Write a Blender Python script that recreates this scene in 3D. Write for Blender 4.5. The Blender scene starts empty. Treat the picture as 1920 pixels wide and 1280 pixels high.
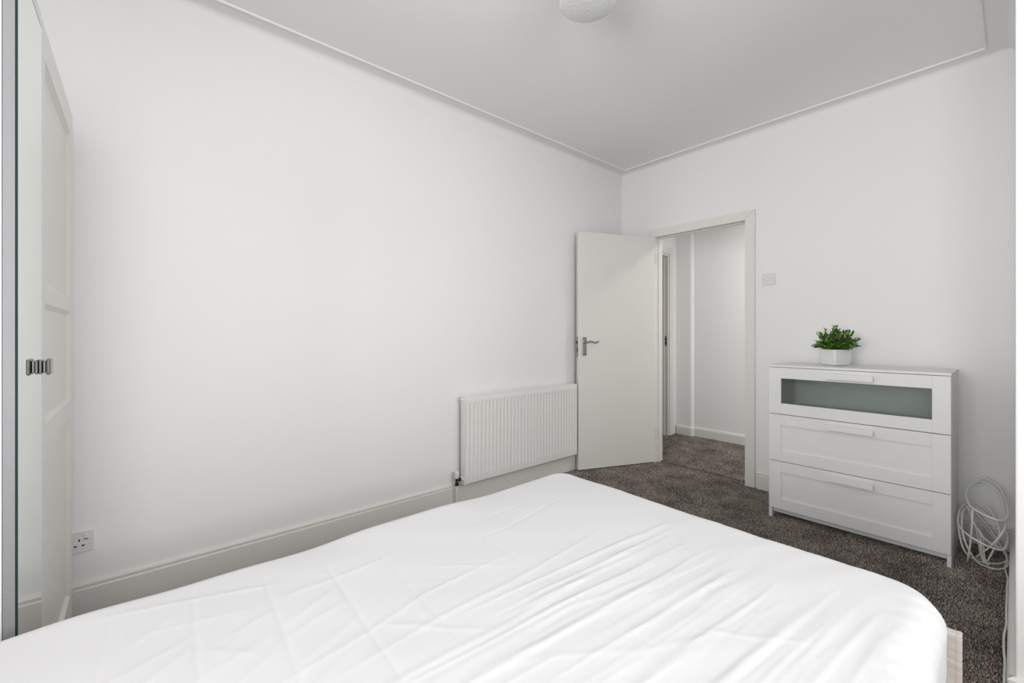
import bpy, bmesh, math, random
import numpy as np
from mathutils import Vector, Matrix

# ------------------------------------------------------------------ camera, world, light, exposure
scene = bpy.context.scene
COL = scene.collection
random.seed(7)
rng = np.random.default_rng(7)

CAM = (2.4341, -3.4671, 1.1401)
cam_d = bpy.data.cameras.new('camera')
cam_o = bpy.data.objects.new('camera', cam_d)
COL.objects.link(cam_o)
cam_o.location = CAM
cam_o.rotation_euler = (math.radians(90), 0, 0.86075)
cam_d.sensor_width = 36.0
cam_d.lens = 810.3 / 1920 * 36.0
cam_d.shift_y = -(640 - 626.4) / 1920
cam_d.clip_start = 0.02
scene.camera = cam_o

vs = scene.view_settings
vs.view_transform = 'Standard'
vs.look = 'None'
vs.gamma = 1.0
vs.use_curve_mapping = False
vs.exposure = 0.20

world = bpy.data.worlds.new('overcast_sky')
scene.world = world
world.use_nodes = True
bg = world.node_tree.nodes['Background']
bg.inputs['Color'].default_value = (0.93, 0.96, 1.0, 1)
bg.inputs['Strength'].default_value = 0.1


def area_light(name, loc, rot, sx, sy, power, color=(1, 1, 1), spread=180):
    d = bpy.data.lights.new(name, 'AREA')
    d.shape = 'RECTANGLE'
    d.size, d.size_y = sx, sy
    d.energy = power
    d.color = color
    d.spread = math.radians(spread)
    o = bpy.data.objects.new(name, d)
    COL.objects.link(o)
    o.location = loc
    o.rotation_euler = rot
    return o


# daylight through the bay window, right of the camera, plus added fill from behind
area_light('window_daylight', (4.14, -3.15, 1.76), (0, math.radians(75), 0), 1.15, 2.4, 31, (1.0, 0.99, 0.975), 112)
area_light('rear_fill_light', (2.30, -5.57, 1.40), (math.radians(90), 0, 0), 2.0, 1.50, 59, (1.0, 0.99, 0.975), 130)  # added fill that evens out the room; its window is invented
# added fill for the hallway, from an unseen glazed door at its right end
area_light('hall_fill_light', (2.78, 0.68, 1.05), (0, math.radians(90), 0), 1.8, 0.8, 5, (1.0, 0.985, 0.965))


# ------------------------------------------------------------------ materials
def new_mat(name):
    m = bpy.data.materials.new(name)
    m.use_nodes = True
    nt = m.node_tree
    return m, nt, nt.nodes['Principled BSDF']


def lk(nt, a, b):
    nt.links.new(a, b)


def plain(name, color, rough=0.5, metal=0.0, spec=0.5, bump=0.0, bscale=200.0, var=0.0, vscale=3.0, coat=0.0):
    m, nt, b = new_mat(name)
    b.inputs['Base Color'].default_value = (*color, 1)
    b.inputs['Roughness'].default_value = rough
    b.inputs['Metallic'].default_value = metal
    b.inputs['Specular IOR Level'].default_value = spec
    b.inputs['Coat Weight'].default_value = coat
    tc = nt.nodes.new('ShaderNodeTexCoord')
    if var > 0:
        n = nt.nodes.new('ShaderNodeTexNoise')
        n.inputs['Scale'].default_value = vscale
        n.inputs['Detail'].default_value = 4
        r = nt.nodes.new('ShaderNodeMix')
        r.data_type = 'RGBA'
        r.inputs['A'].default_value = (*[c * (1 - var) for c in color], 1)
        r.inputs['B'].default_value = (*[min(1, c * (1 + var)) for c in color], 1)
        lk(nt, tc.outputs['Object'], n.inputs['Vector'])
        lk(nt, n.outputs['Fac'], r.inputs['Factor'])
        lk(nt, r.outputs['Result'], b.inputs['Base Color'])
    if bump > 0:
        n = nt.nodes.new('ShaderNodeTexNoise')
        n.inputs['Scale'].default_value = bscale
        n.inputs['Detail'].default_value = 3
        bp = nt.nodes.new('ShaderNodeBump')
        bp.inputs['Strength'].default_value = bump
        bp.inputs['Distance'].default_value = 0.002
        lk(nt, tc.outputs['Object'], n.inputs['Vector'])
        lk(nt, n.outputs['Fac'], bp.inputs['Height'])
        lk(nt, bp.outputs['Normal'], b.inputs['Normal'])
    return m


M = {}
M['wall'] = plain('wall_paint', (0.91, 0.91, 0.91), 0.75, spec=0.25, bump=0.06, bscale=90)
M['ceiling'] = plain('ceiling_paint', (0.945, 0.945, 0.94), 0.85, spec=0.2, bump=0.05, bscale=70)
M['gloss'] = plain('cream_gloss_paint', (0.82, 0.81, 0.775), 0.32, spec=0.45, bump=0.03, bscale=60)
M['doorpaint'] = plain('door_gloss_paint', (0.80, 0.79, 0.755), 0.35, spec=0.4, bump=0.03, bscale=40)
M['radiator'] = plain('radiator_enamel', (0.84, 0.84, 0.82), 0.3, spec=0.5)
M['chrome'] = plain('brushed_chrome', (0.45, 0.45, 0.44), 0.3, metal=1.0)
M['darkchrome'] = plain('dark_chrome', (0.22, 0.22, 0.215), 0.22, metal=1.0)
M['darkmetal'] = plain('dark_steel', (0.10, 0.09, 0.08), 0.4, metal=0.8)
M['plastic'] = plain('white_plastic', (0.80, 0.80, 0.80), 0.35, spec=0.5)
M['black'] = plain('dark_hole', (0.012, 0.012, 0.012), 0.7)
M['dresser'] = plain('white_foil', (0.83, 0.83, 0.83), 0.42, spec=0.4)
M['wardrobe'] = plain('wardrobe_white', (0.85, 0.85, 0.85), 0.45, spec=0.4)
M['shaker'] = plain('cream_shaker_lacquer', (0.75, 0.74, 0.70), 0.25, spec=0.5)
M['alu'] = plain('grey_edge_band', (0.27, 0.27, 0.285), 0.55, metal=0.0)
M['glassedge'] = plain('green_glass_edge', (0.02, 0.045, 0.042), 0.6, spec=0.1)
M['mirror'] = plain('mirror_silver', (0.90, 0.92, 0.91), 0.015, metal=1.0)
M['pot'] = plain('white_ceramic', (0.80, 0.80, 0.80), 0.3, spec=0.5)
M['soil'] = plain('dark_soil', (0.03, 0.022, 0.015), 0.9, bump=0.8, bscale=120)
M['stem'] = plain('plant_stem', (0.05, 0.08, 0.02), 0.6)
M['cable'] = plain('white_pvc_cable', (0.88, 0.87, 0.83), 0.4)
M['valvecap'] = plain('valve_white_plastic', (0.82, 0.82, 0.81), 0.4)
M['mattress'] = plain('mattress_ticking', (0.75, 0.75, 0.75), 0.8)


def mat_veneer():
    m, nt, b = new_mat('white_stained_veneer')
    tc = nt.nodes.new('ShaderNodeTexCoord')
    mp = nt.nodes.new('ShaderNodeMapping')
    mp.inputs['Scale'].default_value = (3, 3, 30)
    n = nt.nodes.new('ShaderNodeTexNoise')
    n.inputs['Scale'].default_value = 6
    n.inputs['Detail'].default_value = 6
    r = nt.nodes.new('ShaderNodeValToRGB')
    r.color_ramp.elements[0].position = 0.3
    r.color_ramp.elements[0].color = (0.52, 0.46, 0.43, 1)
    r.color_ramp.elements[1].position = 0.7
    r.color_ramp.elements[1].color = (0.66, 0.61, 0.58, 1)
    lk(nt, tc.outputs['Object'], mp.inputs['Vector'])
    lk(nt, mp.outputs['Vector'], n.inputs['Vector'])
    lk(nt, n.outputs['Fac'], r.inputs['Fac'])
    lk(nt, r.outputs['Color'], b.inputs['Base Color'])
    b.inputs['Roughness'].default_value = 0.5
    return m


M['veneer'] = mat_veneer()


def mat_carpet(name, c0, c1, island):
    m, nt, b = new_mat(name)
    tc = nt.nodes.new('ShaderNodeTexCoord')
    n = nt.nodes.new('ShaderNodeTexNoise')
    n.inputs['Scale'].default_value = 5
    n.inputs['Detail'].default_value = 5
    r = nt.nodes.new('ShaderNodeValToRGB')
    r.color_ramp.elements[0].color = (*c0, 1)
    r.color_ramp.elements[1].color = (*c1, 1)
    lk(nt, tc.outputs['Object'], n.inputs['Vector'])
    if island:
        g = nt.nodes.new('ShaderNodeNewGeometry')
        mx = nt.nodes.new('ShaderNodeMath')
        mx.operation = 'MULTIPLY_ADD'
        mx.inputs[1].default_value = 0.75
        ml = nt.nodes.new('ShaderNodeMath')
        ml.operation = 'MULTIPLY_ADD'
        ml.inputs[1].default_value = 0.9
        ml.inputs[2].default_value = -0.32
        lk(nt, n.outputs['Fac'], ml.inputs[0])
        lk(nt, g.outputs['Random Per Island'], mx.inputs[0])
        lk(nt, ml.outputs[0], mx.inputs[2])
        lk(nt, mx.outputs[0], r.inputs['Fac'])
    else:
        lk(nt, n.outputs['Fac'], r.inputs['Fac'])
    lk(nt, r.outputs['Color'], b.inputs['Base Color'])
    b.inputs['Roughness'].default_value = 0.9
    b.inputs['Specular IOR Level'].default_value = 0.15
    return m


M['carpet_base'] = mat_carpet('carpet_backing', (0.055, 0.046, 0.041), (0.10, 0.086, 0.076), False)
M['carpet_pile'] = mat_carpet('carpet_fibres', (0.055, 0.046, 0.040), (0.80, 0.70, 0.63), True)


def mat_sheet():
    m, nt, b = new_mat('white_cotton_sheet')
    b.inputs['Base Color'].default_value = (0.735, 0.735, 0.75, 1)
    b.inputs['Roughness'].default_value = 0.85
    b.inputs['Specular IOR Level'].default_value = 0.2
    tc = nt.nodes.new('ShaderNodeTexCoord')
    n = nt.nodes.new('ShaderNodeTexNoise')
    n.inputs['Scale'].default_value = 55
    n.inputs['Detail'].default_value = 4
    bp = nt.nodes.new('ShaderNodeBump')
    bp.inputs['Strength'].default_value = 0.08
    bp.inputs['Distance'].default_value = 0.003
    lk(nt, tc.outputs['Object'], n.inputs['Vector'])
    lk(nt, n.outputs['Fac'], bp.inputs['Height'])
    lk(nt, bp.outputs['Normal'], b.inputs['Normal'])
    return m


M['sheet'] = mat_sheet()


def mat_leaf():
    m, nt, b = new_mat('glossy_green_leaves')
    g = nt.nodes.new('ShaderNodeNewGeometry')
    r = nt.nodes.new('ShaderNodeValToRGB')
    e = r.color_ramp.elements
    e[0].color = (0.014, 0.060, 0.010, 1)
    e[1].color = (0.26, 0.42, 0.03, 1)
    k = e.new(0.55)
    k.color = (0.055, 0.19, 0.015, 1)
    lk(nt, g.outputs['Random Per Island'], r.inputs['Fac'])
    lk(nt, r.outputs['Color'], b.inputs['Base Color'])
    b.inputs['Roughness'].default_value = 0.4
    return m


M['leaf'] = mat_leaf()


def mat_frosted(name, color, rough):
    m, nt, b = new_mat(name)
    b.inputs['Base Color'].default_value = (*color, 1)
    b.inputs['Transmission Weight'].default_value = 1.0
    b.inputs['Roughness'].default_value = rough
    b.inputs['IOR'].default_value = 1.2
    return m


M['frosted'] = mat_frosted('frosted_green_glass', (0.74, 0.79, 0.755), 0.20)


def mat_lampglass():
    m, nt, b = new_mat('textured_white_glass')
    b.inputs['Base Color'].default_value = (0.95, 0.955, 0.95, 1)
    b.inputs['Roughness'].default_value = 0.18
    tc = nt.nodes.new('ShaderNodeTexCoord')
    v = nt.nodes.new('ShaderNodeTexVoronoi')
    v.inputs['Scale'].default_value = 55
    bp = nt.nodes.new('ShaderNodeBump')
    bp.inputs['Strength'].default_value = 0.25
    bp.inputs['Distance'].default_value = 0.004
    lk(nt, tc.outputs['Object'], v.inputs['Vector'])
    lk(nt, v.outputs['Distance'], bp.inputs['Height'])
    lk(nt, bp.outputs['Normal'], b.inputs['Normal'])
    t = nt.nodes.new('ShaderNodeBsdfTransparent')
    t.inputs['Color'].default_value = (0.97, 0.98, 0.97, 1)
    x = nt.nodes.new('ShaderNodeMixShader')
    x.inputs[0].default_value = 0.78
    lk(nt, t.outputs[0], x.inputs[1])
    lk(nt, b.outputs[0], x.inputs[2])
    lk(nt, x.outputs[0], nt.nodes['Material Output'].inputs['Surface'])
    return m


M['lampglass'] = mat_lampglass()


def mat_pane():
    m, nt, b = new_mat('window_glass')
    t = nt.nodes.new('ShaderNodeBsdfTransparent')
    g = nt.nodes.new('ShaderNodeBsdfGlossy')
    g.inputs['Roughness'].default_value = 0.02
    x = nt.nodes.new('ShaderNodeMixShader')
    x.inputs[0].default_value = 0.06
    lk(nt, t.outputs[0], x.inputs[1])
    lk(nt, g.outputs[0], x.inputs[2])
    lk(nt, x.outputs[0], nt.nodes['Material Output'].inputs['Surface'])
    return m


M['pane'] = mat_pane()


# ------------------------------------------------------------------ helpers
def worldloc(o):
    v = Vector((0, 0, 0))
    while o is not None:
        v += o.location
        o = o.parent
    return v


def empty(name, loc, label=None, cat=None, kind=None, group=None):
    o = bpy.data.objects.new(name, None)
    COL.objects.link(o)
    o.location = loc
    o.empty_display_size = 0.05
    tag(o, label, cat, kind, group)
    return o


def tag(o, label=None, cat=None, kind=None, group=None):
    if label:
        o['label'] = label
    if cat:
        o['category'] = cat
    if kind:
        o['kind'] = kind
    if group:
        o['group'] = group
    return o


def obj(name, bm, mat, parent=None, smooth=False, auto=None):
    """bm is in world coordinates; the object's origin is its parent's base (or the world's)."""
    if parent is not None:
        bmesh.ops.translate(bm, verts=bm.verts, vec=-worldloc(parent))
    me = bpy.data.meshes.new(name)
    bm.to_mesh(me)
    bm.free()
    o = bpy.data.objects.new(name, me)
    COL.objects.link(o)
    me.materials.append(M[mat] if isinstance(mat, str) else mat)
    if parent is not None:
        o.parent = parent
    if smooth:
        me.shade_smooth()
        if auto:
            me.set_sharp_from_angle(angle=math.radians(auto))
    return o


def bx(bm, x0, x1, y0, y1, z0, z1, bev=0.0, seg=2, mtx=None):
    vs_ = [bm.verts.new((x, y, z)) for z in (z0, z1) for y in (y0, y1) for x in (x0, x1)]
    F = [(0, 2, 3, 1), (4, 5, 7, 6), (0, 1, 5, 4), (2, 6, 7, 3), (0, 4, 6, 2), (1, 3, 7, 5)]
    fs = [bm.faces.new([vs_[i] for i in f]) for f in F]
    newv = vs_
    if bev > 0:
        es = list({e for f in fs for e in f.edges})
        r = bmesh.ops.bevel(bm, geom=es, offset=bev, segments=seg, profile=0.5, affect='EDGES')
        newv = list({v for f in r['faces'] for v in f.verts} | {v for v in vs_ if v.is_valid})
    if mtx is not None:
        bmesh.ops.transform(bm, matrix=mtx, verts=newv)
    return newv


def box(name, ext, mat, parent=None, bev=0.0, seg=2, mtx=None):
    bm = bmesh.new()
    bx(bm, *ext, bev=bev, seg=seg, mtx=mtx)
    return obj(name, bm, mat, parent)


def cyl(bm, p0, p1, r0, r1=None, n=20, cap=True):
    r1 = r0 if r1 is None else r1
    p0, p1 = Vector(p0), Vector(p1)
    a = (p1 - p0).normalized()
    u = a.orthogonal().normalized()
    w = a.cross(u)
    rings = []
    for p, r in ((p0, r0), (p1, r1)):
        rings.append([bm.verts.new(p + (u * math.cos(t) + w * math.sin(t)) * r)
                      for t in [2 * math.pi * i / n for i in range(n)]])
    for i in range(n):
        bm.faces.new((rings[0][i], rings[0][(i + 1) % n], rings[1][(i + 1) % n], rings[1][i]))
    if cap:
        bm.faces.new(rings[0][::-1])
        bm.faces.new(rings[1])


def lathe(bm, prof, c, n=48):
    """prof: (r, z) pairs, spun about the vertical axis through c."""
    rings = []
    for r, z in prof:
        if r < 1e-6:
            rings.append([bm.verts.new((c[0], c[1], c[2] + z))])
        else:
            rings.append([bm.verts.new((c[0] + r * math.cos(2 * math.pi * i / n), c[1] + r * math.sin(2 * math.pi * i / n), c[2] + z))
                          for i in range(n)])
    for a, b in zip(rings, rings[1:]):
        for i in range(n):
            j = (i + 1) % n
            if len(a) == 1 and len(b) == 1:
                continue
            if len(a) == 1:
                bm.faces.new((a[0], b[j], b[i]))
            elif len(b) == 1:
                bm.faces.new((a[i], a[j], b[0]))
            else:
                bm.faces.new((a[i], a[j], b[j], b[i]))


def catmull(pts, sub=8, closed=False):
    P = [Vector(p) for p in pts]
    out = []
    n = len(P)
    rngs = range(n if closed else n - 1)
    for i in rngs:
        p0 = P[(i - 1) % n] if (closed or i > 0) else P[0]
        p1, p2 = P[i], P[(i + 1) % n]
        p3 = P[(i + 2) % n] if (closed or i + 2 < n) else P[-1]
        for k in range(sub):
            t = k / sub
            out.append(0.5 * ((2 * p1) + (p2 - p0) * t + (2 * p0 - 5 * p1 + 4 * p2 - p3) * t * t + (3 * p1 - p0 - 3 * p2 + p3) * t ** 3))
    if not closed:
        out.append(P[-1].copy())
    return out


def tube(bm, pts, rad, n=8, closed=False):
    """round tube through the points; rad a number or a list."""
    P = pts
    N = len(P)
    rr = rad if isinstance(rad, (list, tuple)) else [rad] * N
    up = None
    rings = []
    for i in range(N):
        if closed:
            t = (P[(i + 1) % N] - P[i - 1])
        else:
            t = P[min(i + 1, N - 1)] - P[max(i - 1, 0)]
        t = t.normalized()
        if up is None:
            up = t.orthogonal().normalized()
        up = (up - t * up.dot(t)).normalized()
        w = t.cross(up)
        rings.append([bm.verts.new(P[i] + (up * math.cos(a) + w * math.sin(a)) * rr[i]) for a in [2 * math.pi * k / n for k in range(n)]])
    for i in range(N if closed else N - 1):
        a, b = rings[i], rings[(i + 1) % N]
        for k in range(n):
            bm.faces.new((a[k], a[(k + 1) % n], b[(k + 1) % n], b[k]))
    if not closed:
        bm.faces.new(rings[0][::-1])
        bm.faces.new(rings[-1])


def sweep(bm, prof, A, B, miterA=0.0, miterB=0.0, out=(1, 0)):
    """extrude a profile (offset from the wall, z) along A->B (2D points); out = direction off the wall.
    miter: shift along the run per metre of offset."""
    A, B, out = Vector(A), Vector(B), Vector(out)
    d = (B - A).normalized()
    ra, rb = [], []
    for off, z in prof:
        p = A + out * off + d * (miterA * off)
        q = B + out * off + d * (miterB * off)
        ra.append(bm.verts.new((p.x, p.y, z)))
        rb.append(bm.verts.new((q.x, q.y, z)))
    n = len(prof)
    for i in range(n - 1):
        bm.faces.new((ra[i], ra[i + 1], rb[i + 1], rb[i]))
    bm.faces.new((ra[n - 1], ra[0], rb[0], rb[n - 1]))
    bm.faces.new(ra)
    bm.faces.new(rb[::-1])
    bmesh.ops.recalc_face_normals(bm, faces=bm.faces)


# ------------------------------------------------------------------ the room shell
H = 2.645          # ceiling
XR = 2.4355        # right wall
YE = -1.500        # where the right wall ends and the bay opens
YB = -4.20         # rear wall
XB = 3.80          # bay wall
YC = -5.40         # rear wall of the bay end
DX0, DX1, DH = 0.352, 1.114, 2.005    # doorway
HALLY = 1.245
S = 'structure'

tag(box('floor', (-0.12, XB + 0.15, YC - 0.12, 0.075, -0.08, 0.0), 'carpet_base'), 'dark brown-grey carpeted bedroom floor', None, S)
tag(box('floor_hall', (-1.6, 2.7, 0.075, 1.40, -0.08, 0.0), 'carpet_base'), 'carpeted floor of the hallway beyond the open door', None, S)
tag(box('ceiling', (-0.12, XB + 0.15, YC - 0.12, 0.12, H, H + 0.1), 'ceiling'), 'plain white bedroom ceiling', None, S)
tag(box('ceiling_hall', (-1.6, 2.7, 0.12, 1.40, 2.50, 2.60), 'ceiling'), 'white hallway ceiling', None, S)
tag(box('wall_left', (-0.12, 0.0, YB, 0.0, 0, H), 'wall'), 'plain white wall with the radiator on it', None, S)

bm = bmesh.new()
bx(bm, -0.12, DX0 - 0.03, 0.0, 0.12, 0, H)
bx(bm, DX1 + 0.03, 2.7, 0.0, 0.12, 0, H)
bx(bm, DX0 - 0.03, DX1 + 0.03, 0.0, 0.12, DH + 0.03, H)
tag(obj('wall_back', bm, 'wall'), 'white wall with the doorway and the chest of drawers', None, S)

box_r = bmesh.new()
bx(box_r, XR, XB + 0.15, YE, 0.0, 0, H, bev=0.004, seg=2)
tag(obj('wall_right', box_r, 'wall'), 'white wall corner at the right edge of the picture', None, S)
VX0, VX1 = 1.25, 3.33
bm = bmesh.new()
bx(bm, -0.12, 1.12, YB - 0.12, YB, 0, H)
bx(bm, 1.00, 1.12, YC, YB - 0.12, 0, H)
bx(bm, 1.00, VX0, YC - 0.12, YC, 0, H)
bx(bm, VX1, XB + 0.15, YC - 0.12, YC, 0, H)
bx(bm, VX0, VX1, YC - 0.12, YC, 0, 0.62)
bx(bm, VX0, VX1, YC - 0.12, YC, 2.18, H)
tag(obj('wall_rear', bm, 'wall'), 'white wall behind the wardrobe and the bed', None, S)

# bay wall with its window opening (out of frame, where the daylight comes from)
WY0, WY1, WZ0, WZ1 = -4.40, -1.90, 1.10, 2.38
bm = bmesh.new()
bx(bm, XB, XB + 0.15, YC, YE, 0, WZ0)
bx(bm, XB, XB + 0.15, YC, YE, WZ1, H)
bx(bm, XB, XB + 0.15, YC, WY0, WZ0, WZ1)
bx(bm, XB, XB + 0.15, WY1, YE, WZ0, WZ1)
tag(obj('wall_bay', bm, 'wall'), 'white bay wall holding the window', None, S)
win = empty('window_1', (XB + 0.07, -3.30, WZ0), 'white framed three-light bay window', None, S)
for i in range(3):
    w = (WY1 - WY0) / 3
    a, b_ = WY0 + i * w, WY0 + (i + 1) * w
    bm = bmesh.new()
    t = 0.05
    bx(bm, XB + 0.04, XB + 0.10, a, a + t, WZ0, WZ1, bev=0.004)
    bx(bm, XB + 0.04, XB + 0.10, b_ - t, b_, WZ0, WZ1, bev=0.004)
    bx(bm, XB + 0.04, XB + 0.10, a + t, b_ - t, WZ0, WZ0 + t, bev=0.004)
    bx(bm, XB + 0.04, XB + 0.10, a + t, b_ - t, WZ1 - t, WZ1, bev=0.004)
    fr = obj('sash_frame', bm, 'gloss', win)
    box('pane', (XB + 0.068, XB + 0.072, a + t, b_ - t, WZ0 + t, WZ1 - t), 'pane', fr)
box('window_sill', (XB - 0.02, XB + 0.15, WY0, WY1, WZ0 - 0.03, WZ0), 'gloss', win, bev=0.006)

fill_win = empty('added_rear_window', ((VX0 + VX1) / 2, YC - 0.07, 0.62), 'unseen white framed three-light window added behind the bed for fill light', None, S)  # invented window, built around the added rear fill
for i in range(3):
    w = (VX1 - VX0) / 3
    a, b_ = VX0 + i * w, VX0 + (i + 1) * w
    t = 0.05
    bm = bmesh.new()
    bx(bm, a, a + t, YC - 0.10, YC - 0.04, 0.62, 2.18, bev=0.004)
    bx(bm, b_ - t, b_, YC - 0.10, YC - 0.04, 0.62, 2.18, bev=0.004)
    bx(bm, a + t, b_ - t, YC - 0.10, YC - 0.04, 0.62, 0.62 + t, bev=0.004)
    bx(bm, a + t, b_ - t, YC - 0.10, YC - 0.04, 2.18 - t, 2.18, bev=0.004)
    fr = obj('sash_frame', bm, 'gloss', fill_win)
    box('pane', (a + t, b_ - t, YC - 0.072, YC - 0.068, 0.62 + t, 2.18 - t), 'pane', fr)

# hallway beyond the door
bm = bmesh.new()
bx(bm, 0.085, 2.7, HALLY, 1.40, 0, 2.5)
# the slightly proud length of wall, with a rounded corner
pr = [(-0.112, HALLY + 0.06), (-0.112, 1.212)]
for k in range(7):
    a = math.radians(90 * k / 6)
    pr.append((0.055 + 0.03 * math.sin(a), 1.242 - 0.03 * math.cos(a)))
pr.append((0.085, HALLY + 0.06))
lo = [bm.verts.new((x, y, 0)) for x, y in pr]
hi = [bm.verts.new((x, y, 2.5)) for x, y in pr]
for i in range(len(pr)):
    j = (i + 1) % len(pr)
    bm.faces.new((lo[i], lo[j], hi[j], hi[i]))
bmesh.ops.recalc_face_normals(bm, faces=bm.faces)
tag(obj('wall_hall', bm, 'wall'), 'white hallway wall seen through the open doorway', None, S)
bm = bmesh.new()
bx(bm, 2.6, 2.7, 0.12, 0.26, 0, 2.5)
bx(bm, 2.6, 2.7, 1.10, HALLY, 0, 2.5)
bx(bm, 2.6, 2.7, 0.26, 1.10, 2.02, 2.5)
tag(obj('wall_hall_end_right', bm, 'wall'), 'white end wall of the hallway', None, S)
hd2 = empty('added_glazed_door', (2.65, 0.68, 0), 'unseen white glazed door added at the right end to light the hallway', None, S)  # invented glazed door, built around the added hallway fill
bm = bmesh.new()
bx(bm, 2.63, 2.67, 0.26, 0.34, 0.005, 2.02, bev=0.003)
bx(bm, 2.63, 2.67, 1.02, 1.10, 0.005, 2.02, bev=0.003)
bx(bm, 2.63, 2.67, 0.34, 1.02, 0.005, 0.13, bev=0.003)
bx(bm, 2.63, 2.67, 0.34, 1.02, 1.93, 2.02, bev=0.003)
fr = obj('door_frame', bm, 'gloss', hd2)
box('pane', (2.648, 2.652, 0.34, 1.02, 0.13, 1.93), 'pane', hd2)
HX = -0.110
bm = bmesh.new()
bx(bm, HX - 0.11, HX, 1.055, 1.32, 0, 2.5)
bx(bm, HX - 0.11, HX, 0.12, 1.055, 2.045, 2.5)
bx(bm, HX - 0.11, HX, 0.12, 0.26, 0, 2.045)
tag(obj('wall_hall_end_left', bm, 'wall'), 'end wall of the hallway with a second doorway', None, S)
bm = bmesh.new()
bx(bm, -1.6, HX - 0.11, 1.29, 1.40, 0, 2.5)
bx(bm, -1.6, -1.5, 0.12, 1.29, 0, 2.5)
bx(bm, -1.5, HX - 0.11, 0.02, 0.12, 0, 2.5)
tag(obj('wall_far_room', bm, 'wall'), 'shaded wall of the room beyond the hallway', None, S)

tag(box('threshold_strip', (DX0, DX1, 0.064, 0.078, 0.0, 0.0015), 'black'), 'dark seam where the bedroom and hallway carpets meet', None, S)

# ---- cornice: a cove with a thin bead where it meets the ceiling
CC, CR = 0.100, 0.030
cove = [(0.0, H), (0.0, H - CR - 0.003)]
for k in range(1, 9):
    a = math.radians(90 * k / 8)
    cove.append((CR - CR * math.cos(a), H - 0.003 - CR + CR * math.sin(a)))
cove += [(CC - 0.004, H - 0.003), (CC - 0.003, H - 0.008), (CC, H - 0.010), (CC + 0.004, H - 0.009), (CC + 0.006, H - 0.005), (CC + 0.006, H)]


def cornice(name, A, B, out, ma, mb, label):
    bm = bmesh.new()
    sweep(bm, cove, A, B, ma, mb, out)
    o = obj(name, bm, 'wall', None, smooth=True, auto=40)
    return tag(o, label, None, S)


cornice('trim_1', (0, YB), (0, 0), (1, 0), 0, -1, 'white cove cornice above the radiator wall')
cornice('trim_2', (0, 0), (XR, 0), (0, -1), 1, -1, 'white cove cornice above the doorway wall')
cornice('trim_3', (XR, 0), (XR, YE), (-1, 0), 1, 0, 'white cove cornice at the right edge of the ceiling')

# ---- skirting boards with a moulded top
SK = [(0, 0), (0.018, 0), (0.018, 0.122), (0.0165, 0.126), (0.013, 0.1275), (0.013, 0.131), (0.0155, 0.134), (0.0155, 0.140),
      (0.011, 0.146), (0.005, 0.149), (0, 0.150)]


def skirting(name, A, B, out, label, ma=0.0, mb=0.0, prof=SK):
    bm = bmesh.new()
    sweep(bm, prof, A, B, ma, mb, out)
    return tag(obj(name, bm, 'gloss'), label, None, S)


SKB = [(o, z * 0.84) for o, z in SK]
skirting('baseboard_left', (0, YB), (0, 0), (1, 0), 'cream skirting board along the radiator wall', 0, -1)
skirting('baseboard_back_left', (0, 0), (DX0 - 0.075, 0), (0, -1), 'cream skirting board behind the open door', 1, 0, SKB)
skirting('baseboard_back_right', (DX1 + 0.075, 0), (XR, 0), (0, -1), 'cream skirting board behind the chest of drawers', 0, -1, SKB)
skirting('baseboard_right', (XR, 0), (XR, YE), (-1, 0), 'cream skirting board along the right edge of the floor', 1, -1, SKB)
skirting('baseboard_bay', (XR, YE), (XB, YE), (0, -1), 'cream skirting board round the bay corner', -1, 0, SKB)
HSK = [(0, 0), (0.016, 0), (0.016, 0.082), (0.010, 0.098), (0.004, 0.106), (0, 0.107)]
skirting('baseboard_hall', (0.10, HALLY), (2.6, HALLY), (0, -1), 'cream skirting board on the hallway wall', 0, 0, HSK)
bm = bmesh.new()
path = [Vector((HX + 0.012, 1.212)), Vector((0.055, 1.212))]
nor = [Vector((0, -1)), Vector((0, -1))]
for k in range(1, 7):
    a = math.radians(90 * k / 6)
    path.append(Vector((0.055 + 0.03 * math.sin(a), 1.242 - 0.03 * math.cos(a))))
    nor.append(Vector((math.sin(a), -math.cos(a))))
rows = [[bm.verts.new((p.x + n.x * o, min(p.y + n.y * o, HALLY), z)) for o, z in HSK] for p, n in zip(path, nor)]
for a, b_ in zip(rows, rows[1:]):
    for i in range(len(HSK) - 1):
        bm.faces.new((a[i], a[i + 1], b_[i + 1], b_[i]))
bmesh.ops.recalc_face_normals(bm, faces=bm.faces)
tag(obj('baseboard_hall_corner', bm, 'gloss'), 'cream skirting board round the proud hallway corner', None, S)
FSK = [(0, 0), (0.018, 0), (0.018, 0.185), (0.010, 0.20), (0.010, 0.225), (0.020, 0.232), (0.020, 0.25), (0.008, 0.27), (0, 0.275)]
skirting('baseboard_far', (-1.5, 1.29), (HX - 0.11, 1.29), (0, -1), 'tall moulded skirting board in the far room', 0, 0, FSK)

# ---- bedroom door frame
fr = empty('trim_4', ((DX0 + DX1) / 2, 0.06, 0), 'cream painted door frame with plain architrave', None, S)


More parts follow.
